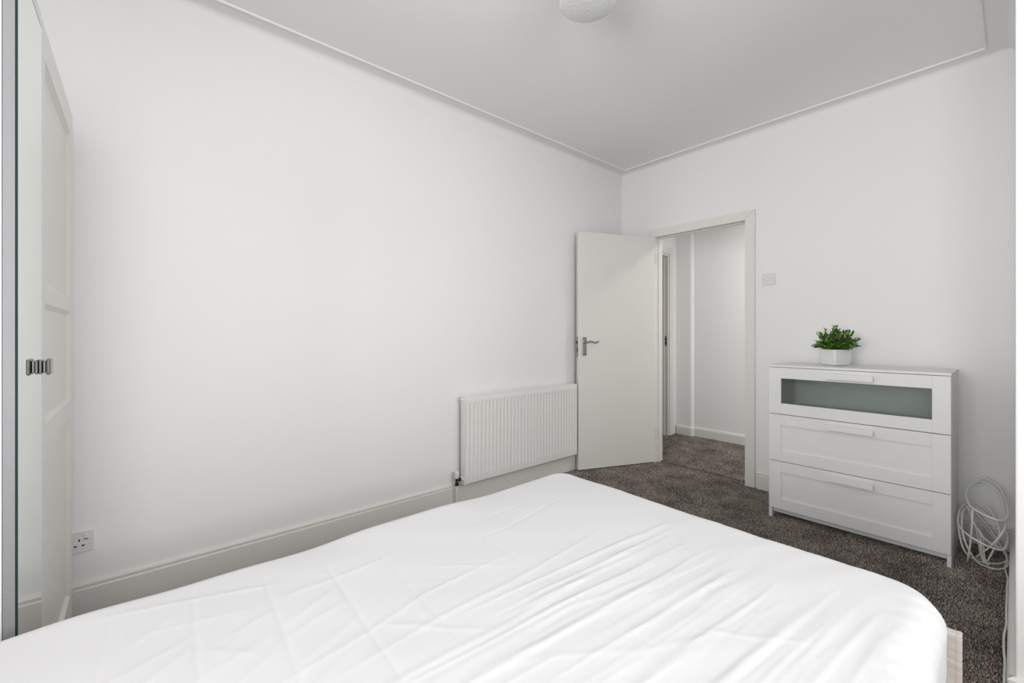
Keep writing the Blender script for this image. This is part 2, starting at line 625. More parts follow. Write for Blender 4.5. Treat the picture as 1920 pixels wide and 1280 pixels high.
def architrave(parent, x0, x1, top, y, s, wid=0.07, th=0.016):
    """three mitred boards on the wall face y, standing proud by th in direction s."""
    a, b_ = sorted((y, y + s * th))
    for (o, i) in ((x0 - wid + 0.006, x0 + 0.006), (x1 + wid - 0.006, x1 - 0.006)):
        bm = bmesh.new()
        p = [(o, 0), (i, 0), (i, top - 0.006), (o, top + wid - 0.006)]
        lo = [bm.verts.new((x, a, z)) for x, z in p]
        hi = [bm.verts.new((x, b_, z)) for x, z in p]
        bm.faces.new(lo)
        bm.faces.new(hi[::-1])
        for k in range(4):
            bm.faces.new((lo[k], lo[(k + 1) % 4], hi[(k + 1) % 4], hi[k]))
        bmesh.ops.recalc_face_normals(bm, faces=bm.faces)
        bmesh.ops.bevel(bm, geom=bm.edges[:], offset=0.003, segments=2, affect='EDGES')
        obj('architrave', bm, 'gloss', parent)
    bm = bmesh.new()
    p = [(x0 + 0.006, top - 0.006), (x1 - 0.006, top - 0.006), (x1 + wid - 0.006, top + wid - 0.006), (x0 - wid + 0.006, top + wid - 0.006)]
    lo = [bm.verts.new((x, a, z)) for x, z in p]
    hi = [bm.verts.new((x, b_, z)) for x, z in p]
    bm.faces.new(lo)
    bm.faces.new(hi[::-1])
    for k in range(4):
        bm.faces.new((lo[k], lo[(k + 1) % 4], hi[(k + 1) % 4], hi[k]))
    bmesh.ops.recalc_face_normals(bm, faces=bm.faces)
    bmesh.ops.bevel(bm, geom=bm.edges[:], offset=0.003, segments=2, affect='EDGES')
    obj('architrave', bm, 'gloss', parent)


architrave(fr, DX0, DX1, DH, 0.0, -1)
box('jamb', (DX0 - 0.03, DX0, -0.001, 0.121, 0, DH), 'gloss', fr)
jr = box('jamb', (DX1, DX1 + 0.03, -0.001, 0.121, 0, DH), 'gloss', fr)
box('head_jamb', (DX0 - 0.03, DX1 + 0.03, -0.001, 0.121, DH, DH + 0.03), 'gloss', fr)
box('door_stop', (DX0, DX0 + 0.012, 0.045, 0.085, 0, DH - 0.012), 'gloss', fr, bev=0.002)
box('door_stop', (DX1 - 0.012, DX1, 0.045, 0.085, 0, DH - 0.012), 'gloss', fr, bev=0.002)
box('door_stop', (DX0, DX1, 0.045, 0.085, DH - 0.012, DH), 'gloss', fr, bev=0.002)
tag(box('strike_plate', (DX1 - 0.0015, DX1, 0.006, 0.030, 1.005, 1.075), 'chrome', jr), 'small steel strike plate')

# ---- second frame at the end of the hall
fr2 = empty('trim_5', (HX - 0.05, 0.7, 0), 'cream door frame at the far end of the hallway', None, S)
Mx = Matrix.Translation((HX, 0, 0)) @ Matrix(((0, -1, 0, 0), (1, 0, 0, 0), (0, 0, 1, 0), (0, 0, 0, 1)))
# boards on the +X face of the hall end wall
bm = bmesh.new()
bx(bm, HX, HX + 0.016, 1.05, 1.12, 0, 2.11, bev=0.003)
obj('architrave', bm, 'gloss', fr2)
bm = bmesh.new()
bx(bm, HX, HX + 0.016, 0.19, 1.05, 2.04, 2.11, bev=0.003)
obj('architrave', bm, 'gloss', fr2)
bm = bmesh.new()
bx(bm, HX, HX + 0.016, 0.19, 0.26, 0, 2.04, bev=0.003)
obj('architrave', bm, 'gloss', fr2)
j2 = box('jamb', (HX - 0.112, HX + 0.001, 1.03, 1.056, 0, 2.045), 'gloss', fr2)
box('head_jamb', (HX - 0.112, HX + 0.001, 0.26, 1.03, 2.02, 2.046), 'gloss', fr2)
box('door_stop', (HX - 0.075, HX - 0.04, 1.018, 1.03, 0, 2.02), 'gloss', fr2)
kp = box('strike_plate', (HX - 0.036, HX - 0.010, 1.0285, 1.030, 1.01, 1.12), 'chrome', j2)
box('latch_hole', (HX - 0.030, HX - 0.016, 1.0278, 1.0290, 1.075, 1.098), 'black', j2)
box('latch_hole', (HX - 0.030, HX - 0.016, 1.0278, 1.0290, 1.030, 1.058), 'black', j2)


# ------------------------------------------------------------------ the open door
HNG = Vector((0.360, -0.012, 0))
FREE = Vector((0.078, -0.706, 0))
dd = (FREE - HNG)
ang = math.atan2(dd.y, dd.x)
DW = 0.757
DT = 0.036
door = empty('door_1', HNG, 'cream flush door standing open against the radiator wall', None, S)
# local frame: u along the leaf from the hinge, v towards the left wall (thickness), w up
Md = Matrix.Translation(HNG) @ Matrix.Rotation(ang, 4, 'Z')
# visible face is local +y side? leaf points down-left; +90deg from u points to +x side
leaf = box('door_leaf', (0.0, DW, -DT, 0.0, 0.012, 1.994), 'doorpaint', door, bev=0.0025, mtx=Md)
hd = empty('handle_set', (0, 0, 0))
hd.parent = door
ZH = 1.075


def place_handle(side):
    y0 = 0.0 if side > 0 else -DT
    s = 1 if side > 0 else -1
    bm = bmesh.new()
    ya, yb = sorted((y0, y0 + s * 0.008))
    bx(bm, DW - 0.074, DW - 0.034, ya, yb, ZH - 0.112, ZH + 0.042, bev=0.003, mtx=Md)
    pl = obj('handle_plate', bm, 'chrome', door)
    bm = bmesh.new()
    cyl(bm, Md @ Vector((DW - 0.054, y0 + s * 0.006, ZH)), Md @ Vector((DW - 0.054, y0 + s * 0.018, ZH)), 0.013, 0.011)
    cyl(bm, Md @ Vector((DW - 0.054, y0 + s * 0.016, ZH)), Md @ Vector((DW - 0.054, y0 + s * 0.055, ZH)), 0.008)
    pts = [(DW - 0.048, 0.05, ZH - 0.002), (DW - 0.066, 0.052, ZH + 0.001), (DW - 0.085, 0.052, ZH + 0.006), (DW - 0.105, 0.052, ZH + 0.003),
           (DW - 0.125, 0.052, ZH - 0.004), (DW - 0.143, 0.052, ZH - 0.003), (DW - 0.158, 0.050, ZH + 0.008)]
    P = catmull([Md @ Vector((x, y0 + s * y, z)) for x, y, z in pts], 5)
    n = len(P)
    tube(bm, P, [0.0085 - 0.003 * math.sin(math.pi * min(1, i / n * 1.2)) * 0.6 for i in range(n)], 10)
    obj('lever', bm, 'chrome', pl, smooth=True, auto=40)
    for zz in (-0.104, 0.034):
        for xx in (DW - 0.066, DW - 0.042):
            if zz > 0:
                continue
            bm = bmesh.new()
            cyl(bm, Md @ Vector((xx, y0 + s * 0.008, ZH + zz)), Md @ Vector((xx, y0 + s * 0.0092, ZH + zz)), 0.0032, n=12)
            obj('screw', bm, 'darkmetal', pl)


bpy.data.objects.remove(hd)
place_handle(1)
place_handle(-1)
le = box('latch_plate', (DW - 0.0005, DW + 0.0012, -0.029, -0.007, ZH - 0.125, ZH + 0.045), 'chrome', door, mtx=Md)
tag(le, 'steel latch plate on the edge of the door')
bm = bmesh.new()
bx(bm, DW + 0.001, DW + 0.010, -0.024, -0.012, ZH - 0.014, ZH + 0.010, bev=0.002, mtx=Md)
obj('latch_bolt', bm, 'darkmetal', le)
bm = bmesh.new()
bx(bm, DW + 0.001, DW + 0.0018, -0.024, -0.012, ZH - 0.085, ZH - 0.045, mtx=Md)
obj('lock_slot', bm, 'black', le)
for zz in (0.22, 1.76):
    bm = bmesh.new()
    cyl(bm, Md @ Vector((-0.004, -0.001, zz)), Md @ Vector((-0.004, -0.001, zz + 0.1)), 0.006, n=14)
    obj('hinge', bm, 'doorpaint', door, smooth=True, auto=40)


# ------------------------------------------------------------------ radiator
RY0, RY1, RZ0, RZ1 = -1.852, -0.742, 0.150, 0.727
RXF, RXB = 0.082, 0.040
rad = empty('radiator', (0.06, (RY0 + RY1) / 2, 0.0), 'white ribbed panel radiator on the wall beside the open door', 'radiator')
NR = 33
pitch = (RY1 - RY0 - 0.03) / NR
ys = [RY0, RY0 + 0.0145]
prof_in = [0.0, 0.0]
for i in range(NR):
    y0 = RY0 + 0.015 + i * pitch
    for f, d in ((0.0, 0.0), (0.14, 0.0006), (0.26, 0.004), (0.36, 0.0068), (0.46, 0.0075), (0.56, 0.0075), (0.66, 0.0068), (0.76, 0.004), (0.88, 0.0006)):
        ys.append(y0 + f * pitch)
        prof_in.append(d)
ys += [RY1 - 0.0145, RY1]
prof_in += [0.0, 0.0]
zs = [RZ0, RZ0 + 0.004, RZ0 + 0.042, RZ0 + 0.047, RZ0 + 0.053, RZ0 + 0.060, RZ1 - 0.060, RZ1 - 0.053, RZ1 - 0.047, RZ1 - 0.042, RZ1 - 0.006, RZ1]
# amount of rib at each height, and how far the flat bands stand proud of the ribbed field
am = [0, 0, 0, 0.35, 0.8, 1, 1, 0.8, 0.35, 0, 0, 0]
base = [-0.003, 0, 0, -0.002, -0.004, -0.006, -0.006, -0.004, -0.002, 0, 0, -0.004]
bm = bmesh.new()
grid = []
for z, a, b_ in zip(zs, am, base):
    row = []
    for y, d in zip(ys, prof_in):
        edge = 0.0 if (y <= RY0 + 0.0001 or y >= RY1 - 0.0001) else (b_ + a * d)
        row.append(bm.verts.new((RXF + edge, y, z)))
    grid.append(row)
for i in range(len(zs) - 1):
    for j in range(len(ys) - 1):
        bm.faces.new((grid[i][j], grid[i][j + 1], grid[i + 1][j + 1], grid[i + 1][j]))
bm.normal_update()
for f in bm.faces:
    if f.normal.x < 0:
        f.normal_flip()
obj('ribbed_panel', bm, 'radiator', rad, smooth=True, auto=35)
box('back_panel', (RXB, RXF - 0.012, RY0 + 0.02, RY1 - 0.02, RZ0 + 0.012, RZ1 - 0.03), 'radiator', rad)
for a, b_ in ((RY0 - 0.004, RY0 + 0.001), (RY1 - 0.001, RY1 + 0.004)):
    box('side_panel', (RXB - 0.002, RXF + 0.001, a, b_, RZ0 - 0.003, RZ1 + 0.002), 'radiator', rad, bev=0.0018)
bm = bmesh.new()
bx(bm, RXF - 0.008, RXF, RY0, RY1, RZ1 - 0.003, RZ1 + 0.003, bev=0.0015)
bx(bm, RXB, RXB + 0.006, RY0, RY1, RZ1 - 0.003, RZ1 + 0.003, bev=0.0015)
nsl = 56
for i in range(nsl):
    y = RY0 + (i + 0.5) * (RY1 - RY0) / nsl
    bx(bm, RXB + 0.004, RXF - 0.006, y - 0.004, y + 0.004, RZ1 - 0.003, RZ1 + 0.001)
obj('top_grille', bm, 'radiator', rad)
for y in (RY0 + 0.16, RY1 - 0.16):
    box('bracket', (0.001, RXB, y - 0.015, y + 0.015, 0.24, 0.66), 'radiator', rad)
# bleed plug
bm = bmesh.new()
xv = 0.058
cyl(bm, (xv, RY0 - 0.004, RZ1 - 0.022), (xv, RY0 - 0.018, RZ1 - 0.022), 0.0115, n=24)
bp = obj('bleed_plug', bm, 'radiator', rad, smooth=True, auto=40)
bm = bmesh.new()
cyl(bm, (xv, RY0 - 0.018, RZ1 - 0.022), (xv, RY0 - 0.0205, RZ1 - 0.022), 0.0042, n=4)
obj('square_spindle', bm, 'darkmetal', bp)
# lockshield valve and tail pipe
yv, zv = RY0 - 0.048, 0.188
bm = bmesh.new()
cyl(bm, (xv, RY0 - 0.003, zv), (xv, RY0 - 0.018, zv), 0.014, n=6)
obj('connector', bm, 'radiator', rad)
bm = bmesh.new()
cyl(bm, (xv, RY0 - 0.016, zv), (xv, yv, zv), 0.0085, n=16)
cyl(bm, (xv, RY0 - 0.020, zv), (xv, RY0 - 0.033, zv), 0.0125, n=6)
cyl(bm, (xv, yv, zv + 0.016), (xv, yv, zv - 0.024), 0.0095, n=16)
cyl(bm, (xv, yv, zv - 0.020), (xv, yv, zv - 0.036), 0.0135, n=6)
vb = obj('valve_body', bm, 'darkmetal', rad, smooth=True, auto=30)
tag(vb, 'dark chrome valve body')
bm = bmesh.new()
lathe(bm, [(0.0, 0.012), (0.0125, 0.012), (0.0145, 0.02), (0.0155, 0.045), (0.0145, 0.052), (0.011, 0.055), (0.0, 0.055)], (xv, yv, zv), 20)
tag(obj('valve_cap', bm, 'valvecap', rad, smooth=True, auto=40), 'white plastic valve cap')
bm = bmesh.new()
cyl(bm, (xv, yv, zv - 0.036), (xv, yv, 0.0), 0.0075, n=14)
obj('tail_pipe', bm, 'gloss', rad, smooth=True, auto=40)


# ------------------------------------------------------------------ sockets and switches
def switch_plate(name, c, axis, label, cat, out):
    """flat plate on a wall. axis = in-wall horizontal unit vector, out = off-wall unit vector"""
    root = empty(name, c, label, cat)
    ax, ou, up = Vector(axis), Vector(out), Vector((0, 0, 1))
    mt = Matrix((ax.to_4d(), ou.to_4d(), up.to_4d(), (0, 0, 0, 1))).transposed()
    mt.col[3] = (*c, 1)
    for k in range(3):
        mt[3][k] = 0
    bm = bmesh.new()
    bx(bm, -0.043, 0.043, 0.0, 0.009, -0.043, 0.043, bev=0.003, mtx=mt)
    obj('plate', bm, 'plastic', root)
    return root, mt


sw, mt = switch_plate('light_switch', (1.268, 0.0, 1.540), (1, 0, 0), 'white single light switch on the wall between doorway and chest of drawers', 'switch', (0, -1, 0))
bm = bmesh.new()
bx(bm, -0.011, 0.011, 0.008, 0.0115, -0.015, 0.015, bev=0.0015, mtx=mt)
obj('rocker', bm, 'plastic', sw)
for x in (-0.030, 0.030):
    bm = bmesh.new()
    cyl(bm, mt @ Vector((x, 0.0085, 0)), mt @ Vector((x, 0.0095, 0)), 0.0034, n=14)
    obj('screw', bm, 'chrome', sw)
sw2, mt = switch_plate('light_switch', (-0.322, 1.29, 1.645), (1, 0, 0), 'grey-shaded light switch in the far room beyond the hallway', 'switch', (0, -1, 0))
for x in (-0.012, 0.012):
    bm = bmesh.new()
    bx(bm, x - 0.010, x + 0.010, 0.008, 0.0115, -0.015, 0.015, bev=0.0015, mtx=mt)
    obj('rocker', bm, 'plastic', sw2)
for x in (-0.033, 0.033):
    bm = bmesh.new()
    cyl(bm, mt @ Vector((x, 0.0085, 0)), mt @ Vector((x, 0.0095, 0)), 0.0034, n=14)
    obj('screw', bm, 'darkmetal', sw2)
so, mt = switch_plate('wall_socket', (0.0, -3.652, 0.312), (0, 1, 0), 'white three-pin wall socket low on the wall beside the wardrobe', 'socket', (1, 0, 0))
bm = bmesh.new()
bx(bm, 0.013, 0.027, 0.008, 0.0125, 0.008, 0.030, bev=0.0015, mtx=mt)
rk = obj('rocker', bm, 'plastic', so)
bm = bmesh.new()
bx(bm, 0.014, 0.026, 0.0124, 0.0128, 0.010, 0.013, mtx=mt)
obj('red_mark', bm, 'darkmetal', rk)
for (x, z, w, hh) in ((0.0, 0.008, 0.0045, 0.009), (-0.011, -0.014, 0.0085, 0.0055), (0.011, -0.014, 0.0085, 0.0055)):
    bm = bmesh.new()
    bx(bm, x - w / 2, x + w / 2, 0.0086, 0.0094, z - hh / 2, z + hh / 2, mtx=mt)
    obj('pin_slot', bm, 'black', so)


# ------------------------------------------------------------------ chest of drawers
QX0, QX1, QY0, QY1 = 1.427, 2.233, -0.474, -0.062
QH = 0.950
dr = empty('chest_of_drawers', ((QX0 + QX1) / 2, (QY0 + QY1) / 2, 0), 'white three-drawer chest with a frosted glass top drawer against the wall', 'chest of drawers')
FR = 0.018                                    # drawer-front thickness
yf = QY0 + FR                                 # carcass front
box('top_panel', (QX0 - 0.001, QX1 + 0.001, QY0 - 0.001, QY1, QH - 0.013, QH), 'dresser', dr, bev=0.0012)
for i, (a, b_) in enumerate(((QX0, QX0 + 0.016), (QX1 - 0.016, QX1))):
    box('side_panel', (a, b_, QY0 + 0.002 + FR, QY1, 0.0, QH - 0.013), 'dresser', dr, bev=0.001)
    # the foot shows below the drawer front
    box('foot', (a, b_ + 0.002 if i == 0 else b_, QY0 + 0.001, QY0 + 0.002 + FR, 0.0, 0.060), 'dresser', dr, bev=0.0008)
box('back_panel', (QX0 + 0.016, QX1 - 0.016, QY1 - 0.006, QY1 - 0.001, 0.03, QH - 0.014), 'dresser', dr)
box('plinth', (QX0 + 0.016, QX1 - 0.016, QY0 + 0.030, QY0 + 0.046, 0.030, 0.085), 'dresser', dr, bev=0.001)
levels = [(0.6485, 0.9345), (0.3585, 0.6450), (0.0620, 0.3550)]
for k, (z0, z1) in enumerate(levels):
    x0, x1 = QX0 + 0.0005, QX1 - 0.0015 - 0.0
    a0, a1 = 1.495, 2.165
    p0, p1 = z0 + 0.066, z1 - 0.066
    bm = bmesh.new()
    bx(bm, x0, a0, QY0, QY0 + FR, z0, z1, bev=0.0012)
    bx(bm, a1, x1, QY0, QY0 + FR, z0, z1, bev=0.0012)
    bx(bm, a0, a1, QY0, QY0 + FR, z0, p0, bev=0.0010)
    bx(bm, a0, a1, QY0, QY0 + FR, p1, z1, bev=0.0010)
    d = obj('drawer', bm, 'dresser', dr)
    if k == 0:
        tag(d, 'top drawer with a frosted green-grey glass panel')
        box('glass_panel', (a0 - 0.004, a1 + 0.004, QY0 + 0.006, QY0 + 0.010, p0 - 0.004, p1 + 0.004), 'frosted', d)
    else:
        box('front_panel', (a0 - 0.004, a1 + 0.004, QY0 + 0.009, QY0 + FR, p0 - 0.004, p1 + 0.004), 'dresser', d)
    bm = bmesh.new()
    bx(bm, QX0 + 0.026, QX0 + 0.038, yf + 0.002, QY1 - 0.03, z0 + 0.02, z1 - 0.06)
    bx(bm, QX1 - 0.038, QX1 - 0.026, yf + 0.002, QY1 - 0.03, z0 + 0.02, z1 - 0.06)
    bx(bm, QX0 + 0.038, QX1 - 0.038, QY1 - 0.042, QY1 - 0.03, z0 + 0.02, z1 - 0.06)
    bx(bm, QX0 + 0.038, QX1 - 0.038, yf + 0.002, QY1 - 0.042, z0 + 0.02, z0 + 0.026)
    obj('drawer_box', bm, 'dresser', d)
    zc = z1 - 0.036
    bm = bmesh.new()
    bx(bm, 1.727, 1.940, QY0 - 0.026, QY0 - 0.016, zc - 0.0165, zc + 0.0165, bev=0.0015)
    bx(bm, 1.727, 1.940, QY0 - 0.017, QY0 + 0.001, zc - 0.008, zc + 0.004, bev=0.001)
    obj('handle', bm, 'dresser', d)


# ------------------------------------------------------------------ potted plant on the chest
PX, PY, PZ = 1.719, -0.245, QH
pl = empty('potted_plant', (PX, PY, PZ), 'small bushy green plant in a square white pot on the chest of drawers', 'plant')
rotp = math.radians(57)


def square_ring(half, z, ch):
    pts = []
    for sx, sy in ((1, 1), (-1, 1), (-1, -1), (1, -1)):
        c = (sx * half, sy * half)
        n = 4
        for k in range(n + 1):
            a = math.atan2(sy, sx) + math.radians(-45 + 90 * k / n)
            pts.append((c[0] - sx * ch + ch * math.cos(a), c[1] - sy * ch + ch * math.sin(a)))
    cs, sn = math.cos(rotp), math.sin(rotp)
    return [(PX + x * cs - y * sn, PY + x * sn + y * cs, PZ + z) for x, y in pts]


bm = bmesh.new()
prof = [(0.040, 0.0, 0.012), (0.050, 0.004, 0.012), (0.0565, 0.025, 0.011), (0.0585, 0.095, 0.010), (0.0575, 0.098, 0.010), (0.054, 0.098, 0.008), (0.053, 0.080, 0.008)]
rings = [[bm.verts.new(p) for p in square_ring(*q)] for q in prof]
for a, b_ in zip(rings, rings[1:]):
    n = len(a)
    for i in range(n):
        bm.faces.new((a[i], a[(i + 1) % n], b_[(i + 1) % n], b_[i]))
bm.faces.new(rings[0][::-1])
bmesh.ops.recalc_face_normals(bm, faces=bm.faces)
obj('pot', bm, 'pot', pl, smooth=True, auto=30)
bm = bmesh.new()
r = [bm.verts.new(p) for p in square_ring(0.0545, 0.086, 0.008)]
bm.faces.new(r)
obj('soil', bm, 'soil', pl)
fol = bmesh.new()
stm = bmesh.new()


def leaf(bm, p, d, L, W):
    d = d.normalized()
    s = d.cross(Vector((random.gauss(0, .3), random.gauss(0, .3), 1))).normalized()
    n = s.cross(d)
    rows = []
    for t, w, l in ((0, .10, 0), (.25, .75, .10), (.55, 1, .12), (.82, .62, .05), (1, .04, -.04)):
        c = p + d * (L * t) + n * (L * l)
        rows.append([bm.verts.new(c - s * W * w * .5 + n * W * .16 * w), bm.verts.new(c), bm.verts.new(c + s * W * w * .5 + n * W * .16 * w)])
    for a, b_ in zip(rows, rows[1:]):
        bm.faces.new((a[0], a[1], b_[1], b_[0]))
        bm.faces.new((a[1], a[2], b_[2], b_[1]))


for i in range(92):
    az = i * 2.399963 + random.uniform(-.2, .2)
    el = math.asin(random.uniform(0.22, 0.995))
    reach = 0.068 + 0.086 * math.sin(el) + random.uniform(-0.010, 0.006)
    if i < 3:
        reach = 0.164
        el = math.radians(80 + 4 * i)
    dirv = Vector((math.cos(az) * math.cos(el), math.sin(az) * math.cos(el), math.sin(el)))
    b0 = Vector((PX + random.uniform(-.03, .03), PY + random.uniform(-.03, .03), PZ + 0.082))
    p1 = b0 + dirv * reach * 0.5 + Vector((0, 0, 0.012))
    p2 = b0 + dirv * reach * 0.92
    P = catmull([b0, p1, p2], 4)
    tube(stm, P, [0.0017] * len(P), 5)
    for j in range(9):
        t = 0.30 + 0.70 * j / 8
        k = min(len(P) - 1, int(t * (len(P) - 1)))
        base_p = P[k]
        side = Vector((random.gauss(0, 1), random.gauss(0, 1), random.gauss(0.25, .7))).normalized()
        d = (dirv * (0.9 if j < 6 else 1.3) + side * 1.0)
        L = random.uniform(0.021, 0.032) * (1.0 if j < 6 else 0.85)
        leaf(fol, base_p, d, L, L * random.uniform(.46, .6))
tag(obj('stems', stm, 'stem', pl, smooth=True), kind='stuff')
tag(obj('foliage', fol, 'leaf', pl, smooth=True), 'dense glossy green leaves', kind='stuff')


# ------------------------------------------------------------------ wardrobe at the left edge
WYF = -3.660                                   # door faces
W0, W1, WT = 0.135, 1.086, 1.960
wd = empty('wardrobe', ((W0 + W1) / 2, WYF - 0.27, 0), 'white wardrobe with a cream panelled door and a mirrored door at the left edge', 'wardrobe')
box('side_panel', (W1 - 0.018, W1, YB + 0.002, WYF - 0.022, 0, WT), 'wardrobe', wd, bev=0.001)
box('side_panel', (W0, W0 + 0.018, YB + 0.002, WYF - 0.022, 0, WT), 'wardrobe', wd, bev=0.001)
box('top_panel', (W0 + 0.018, W1 - 0.018, YB + 0.002, WYF - 0.022, WT - 0.018, WT), 'wardrobe', wd)
box('back_panel', (W0 + 0.018, W1 - 0.018, YB + 0.003, YB + 0.008, 0, WT - 0.02), 'wardrobe', wd)
box('plinth', (W0 + 0.018, W1 - 0.018, WYF - 0.045, WYF - 0.03, 0, 0.08), 'wardrobe', wd)
# cream door: stiles, rails and recessed panels with a sloping bead
CX0, CX1 = W0, 0.800
d = empty('panelled_door', (0, 0, 0))
d.parent = wd
d.location = Vector((CX0, WYF, 0.08)) - worldloc(wd)
tag(d, 'cream door with three recessed panels')
zt = 1.955
bands = [(0.09, 0.190), (0.838, 0.898), (1.222, 1.275), (1.868, zt)]
s0, s1 = (CX0, CX0 + 0.066), (CX1 - 0.055, CX1)
bm = bmesh.new()
for a, b_ in (s0, s1):
    bx(bm, a, b_, WYF - 0.019, WYF, 0.09, zt, bev=0.0015)
obj('stile', bm, 'shaker', d)
for a, b_ in bands:
    box('rail', (s0[1], s1[0], WYF - 0.019, WYF, a, b_), 'shaker', d)
for (a, b_), (c, e) in zip(bands, bands[1:]):
    box('panel', (s0[1] - 0.002, s1[0] + 0.002, WYF - 0.018, WYF - 0.011, b_ - 0.002, c + 0.002), 'shaker', d)
    bm = bmesh.new()
    m_ = 0.013
    X0, X1, Z0, Z1 = s0[1], s1[0], b_, c
    o_ = [(X0, Z0), (X1, Z0), (X1, Z1), (X0, Z1)]
    i_ = [(X0 + m_, Z0 + m_), (X1 - m_, Z0 + m_), (X1 - m_, Z1 - m_), (X0 + m_, Z1 - m_)]
    vo = [bm.verts.new((x, WYF - 0.0008, z)) for x, z in o_]
    vi = [bm.verts.new((x, WYF - 0.0112, z)) for x, z in i_]
    for k in range(4):
        bm.faces.new((vo[k], vo[(k + 1) % 4], vi[(k + 1) % 4], vi[k]))
    bm.normal_update()
    for f in bm.faces:
        if f.normal.y < 0:
            f.normal_flip()
    obj('panel_bead', bm, 'shaker', d)
# mirrored door with a grey edge
md = box('mirror_door', (CX1 + 0.003, W1, WYF - 0.021, WYF - 0.004, 0.09, 1.925), 'alu', wd)
tag(md, 'mirrored door with a grey edge')
box('mirror_glass', (CX1 + 0.003, W1 - 0.0005, WYF - 0.004, WYF - 0.0003, 0.09, 1.925), 'glassedge', md)
bm = bmesh.new()
bm.faces.new([bm.verts.new(p) for p in ((W1 - 0.0006, WYF, 0.0903), (CX1 + 0.0032, WYF, 0.0903), (CX1 + 0.0032, WYF, 1.9247), (W1 - 0.0006, WYF, 1.9247))])
obj('mirror_face', bm, 'mirror', md)
box('top_fascia', (CX1 + 0.003, W1, WYF - 0.021, WYF, 1.929, WT), 'wardrobe', wd)
# chrome pull on the mirror's edge
bm = bmesh.new()
bx(bm, CX1 + 0.004, CX1 + 0.050, WYF + 0.0005, WYF + 0.006, 1.040, 1.076, bev=0.002)
bx(bm, CX1 + 0.010, CX1 + 0.044, WYF + 0.006, WYF + 0.013, 1.043, 1.073, bev=0.002)
bx(bm, CX1 + 0.003, CX1 + 0.052, WYF + 0.013, WYF + 0.021, 1.038, 1.078, bev=0.0035, seg=3)
tag(obj('pull_handle', bm, 'darkchrome', md), 'small chrome pull handle')


# ------------------------------------------------------------------ bed
BX0, BX1, BY0, BY1, BH = 1.158, 2.342, -4.03, -2.095, 0.570
bf = empty('bed_frame', ((BX0 + BX1) / 2, (BY0 + BY1) / 2, 0), 'pale wood-veneer bed frame under the white mattress', 'bed')
box('foot_board', (BX0 - 0.016, 2.357, BY1 - 0.003, BY1 + 0.021, 0.0, 0.474), 'veneer', bf, bev=0.002)
box('edge_strip', (2.3495, 2.3580, BY1 - 0.0042, BY1 + 0.0215, 0.0, 0.4745), 'veneer', bf, bev=0.001)
box('head_board', (BX0 - 0.016, 2.357, YB + 0.01, YB + 0.04, 0.0, 0.92), 'veneer', bf, bev=0.002)
for a, b_ in ((BX0 - 0.016, BX0 + 0.004), (2.335, 2.355)):
    box('side_rail', (a, b_, YB + 0.04, BY1 - 0.003, 0.14, 0.335), 'veneer', bf, bev=0.002)
for i in range(13):
    y = YB + 0.16 + i * 0.15
    box('slat', (BX0 + 0.004, 2.335, y - 0.03, y + 0.03, 0.27, 0.285), 'veneer', bf)
bm = bmesh.new()
bx(bm, BX0 + 0.03, BX1 - 0.03, BY0 + 0.02, BY1 - 0.03, 0.287, BH - 0.03, bev=0.05, seg=4)
tag(obj('mattress', bm, 'mattress', None, smooth=True), 'mattress wrapped in the white fitted sheet on the bed', 'mattress')

# fitted sheet: a wrapped grid with fold creases, ridges and ripples
r_edge, R_plan = 0.060, 0.040
step = 0.0036
SX0, SX1, SY0, SY1 = BX0, BX1, BY0, BY1
drop = 0.245
skirt = r_edge * math.pi / 2 + drop - r_edge
ext = skirt - r_edge
gx = np.arange(SX0 - ext, SX1 + ext + step, step)
gy = np.arange(SY0 - 0.02, SY1 + ext + step, step)
GX, GY = np.meshgrid(gx, gy)
cin = r_edge + R_plan
QXc = np.clip(GX, SX0 + cin, SX1 - cin)
QYc = np.clip(GY, SY0 - 1, SY1 - cin)
DXv, DYv = GX - QXc, GY - QYc
T = np.hypot(DXv, DYv)
nx = np.where(T > 1e-9, DXv / np.maximum(T, 1e-9), 0)
ny = np.where(T > 1e-9, DYv / np.maximum(T, 1e-9), 0)
t = np.maximum(T - R_plan, 0)
flat = np.minimum(T, R_plan)
arc = np.minimum(t / r_edge, math.pi / 2)
down = np.clip(t - r_edge * math.pi / 2, 0, drop - r_edge)
PXs = QXc + nx * (flat + r_edge * np.sin(arc))
PYs = QYc + ny * (flat + r_edge * np.sin(arc))
PZs = BH - r_edge * (1 - np.cos(arc)) - down

# displacement along the surface normal
Dsp = np.zeros_like(GX)


def seg_ridge(pts, hgt, wid, one=0.0):
    """ridge (hgt>0) or groove (hgt<0) of gaussian section along a polyline in bed coordinates; one = extra broad flank"""
    global Dsp
    pts = np.array(pts, float)
    best = np.full(GX.shape, 1e9)
    fade = np.ones(GX.shape)
    tot = np.concatenate([[0], np.cumsum(np.hypot(*np.diff(pts, axis=0).T))])
    for i in range(len(pts) - 1):
        a, b_ = pts[i], pts[i + 1]
        v = b_ - a
        L = np.hypot(*v)
        u = ((GX - a[0]) * v[0] + (GY - a[1]) * v[1]) / (L * L)
        u = np.clip(u, 0, 1)
        dist = np.hypot(GX - a[0] - u * v[0], GY - a[1] - u * v[1])
        s = (tot[i] + u * L) / tot[-1]
        m_ = dist < best
        best = np.where(m_, dist, best)
        fade = np.where(m_, np.clip(np.minimum(s, 1 - s) / 0.25, 0, 1), fade)
    Dsp += 0.40 * hgt * np.exp(-(best / wid) ** 2) * (fade ** 0.7)


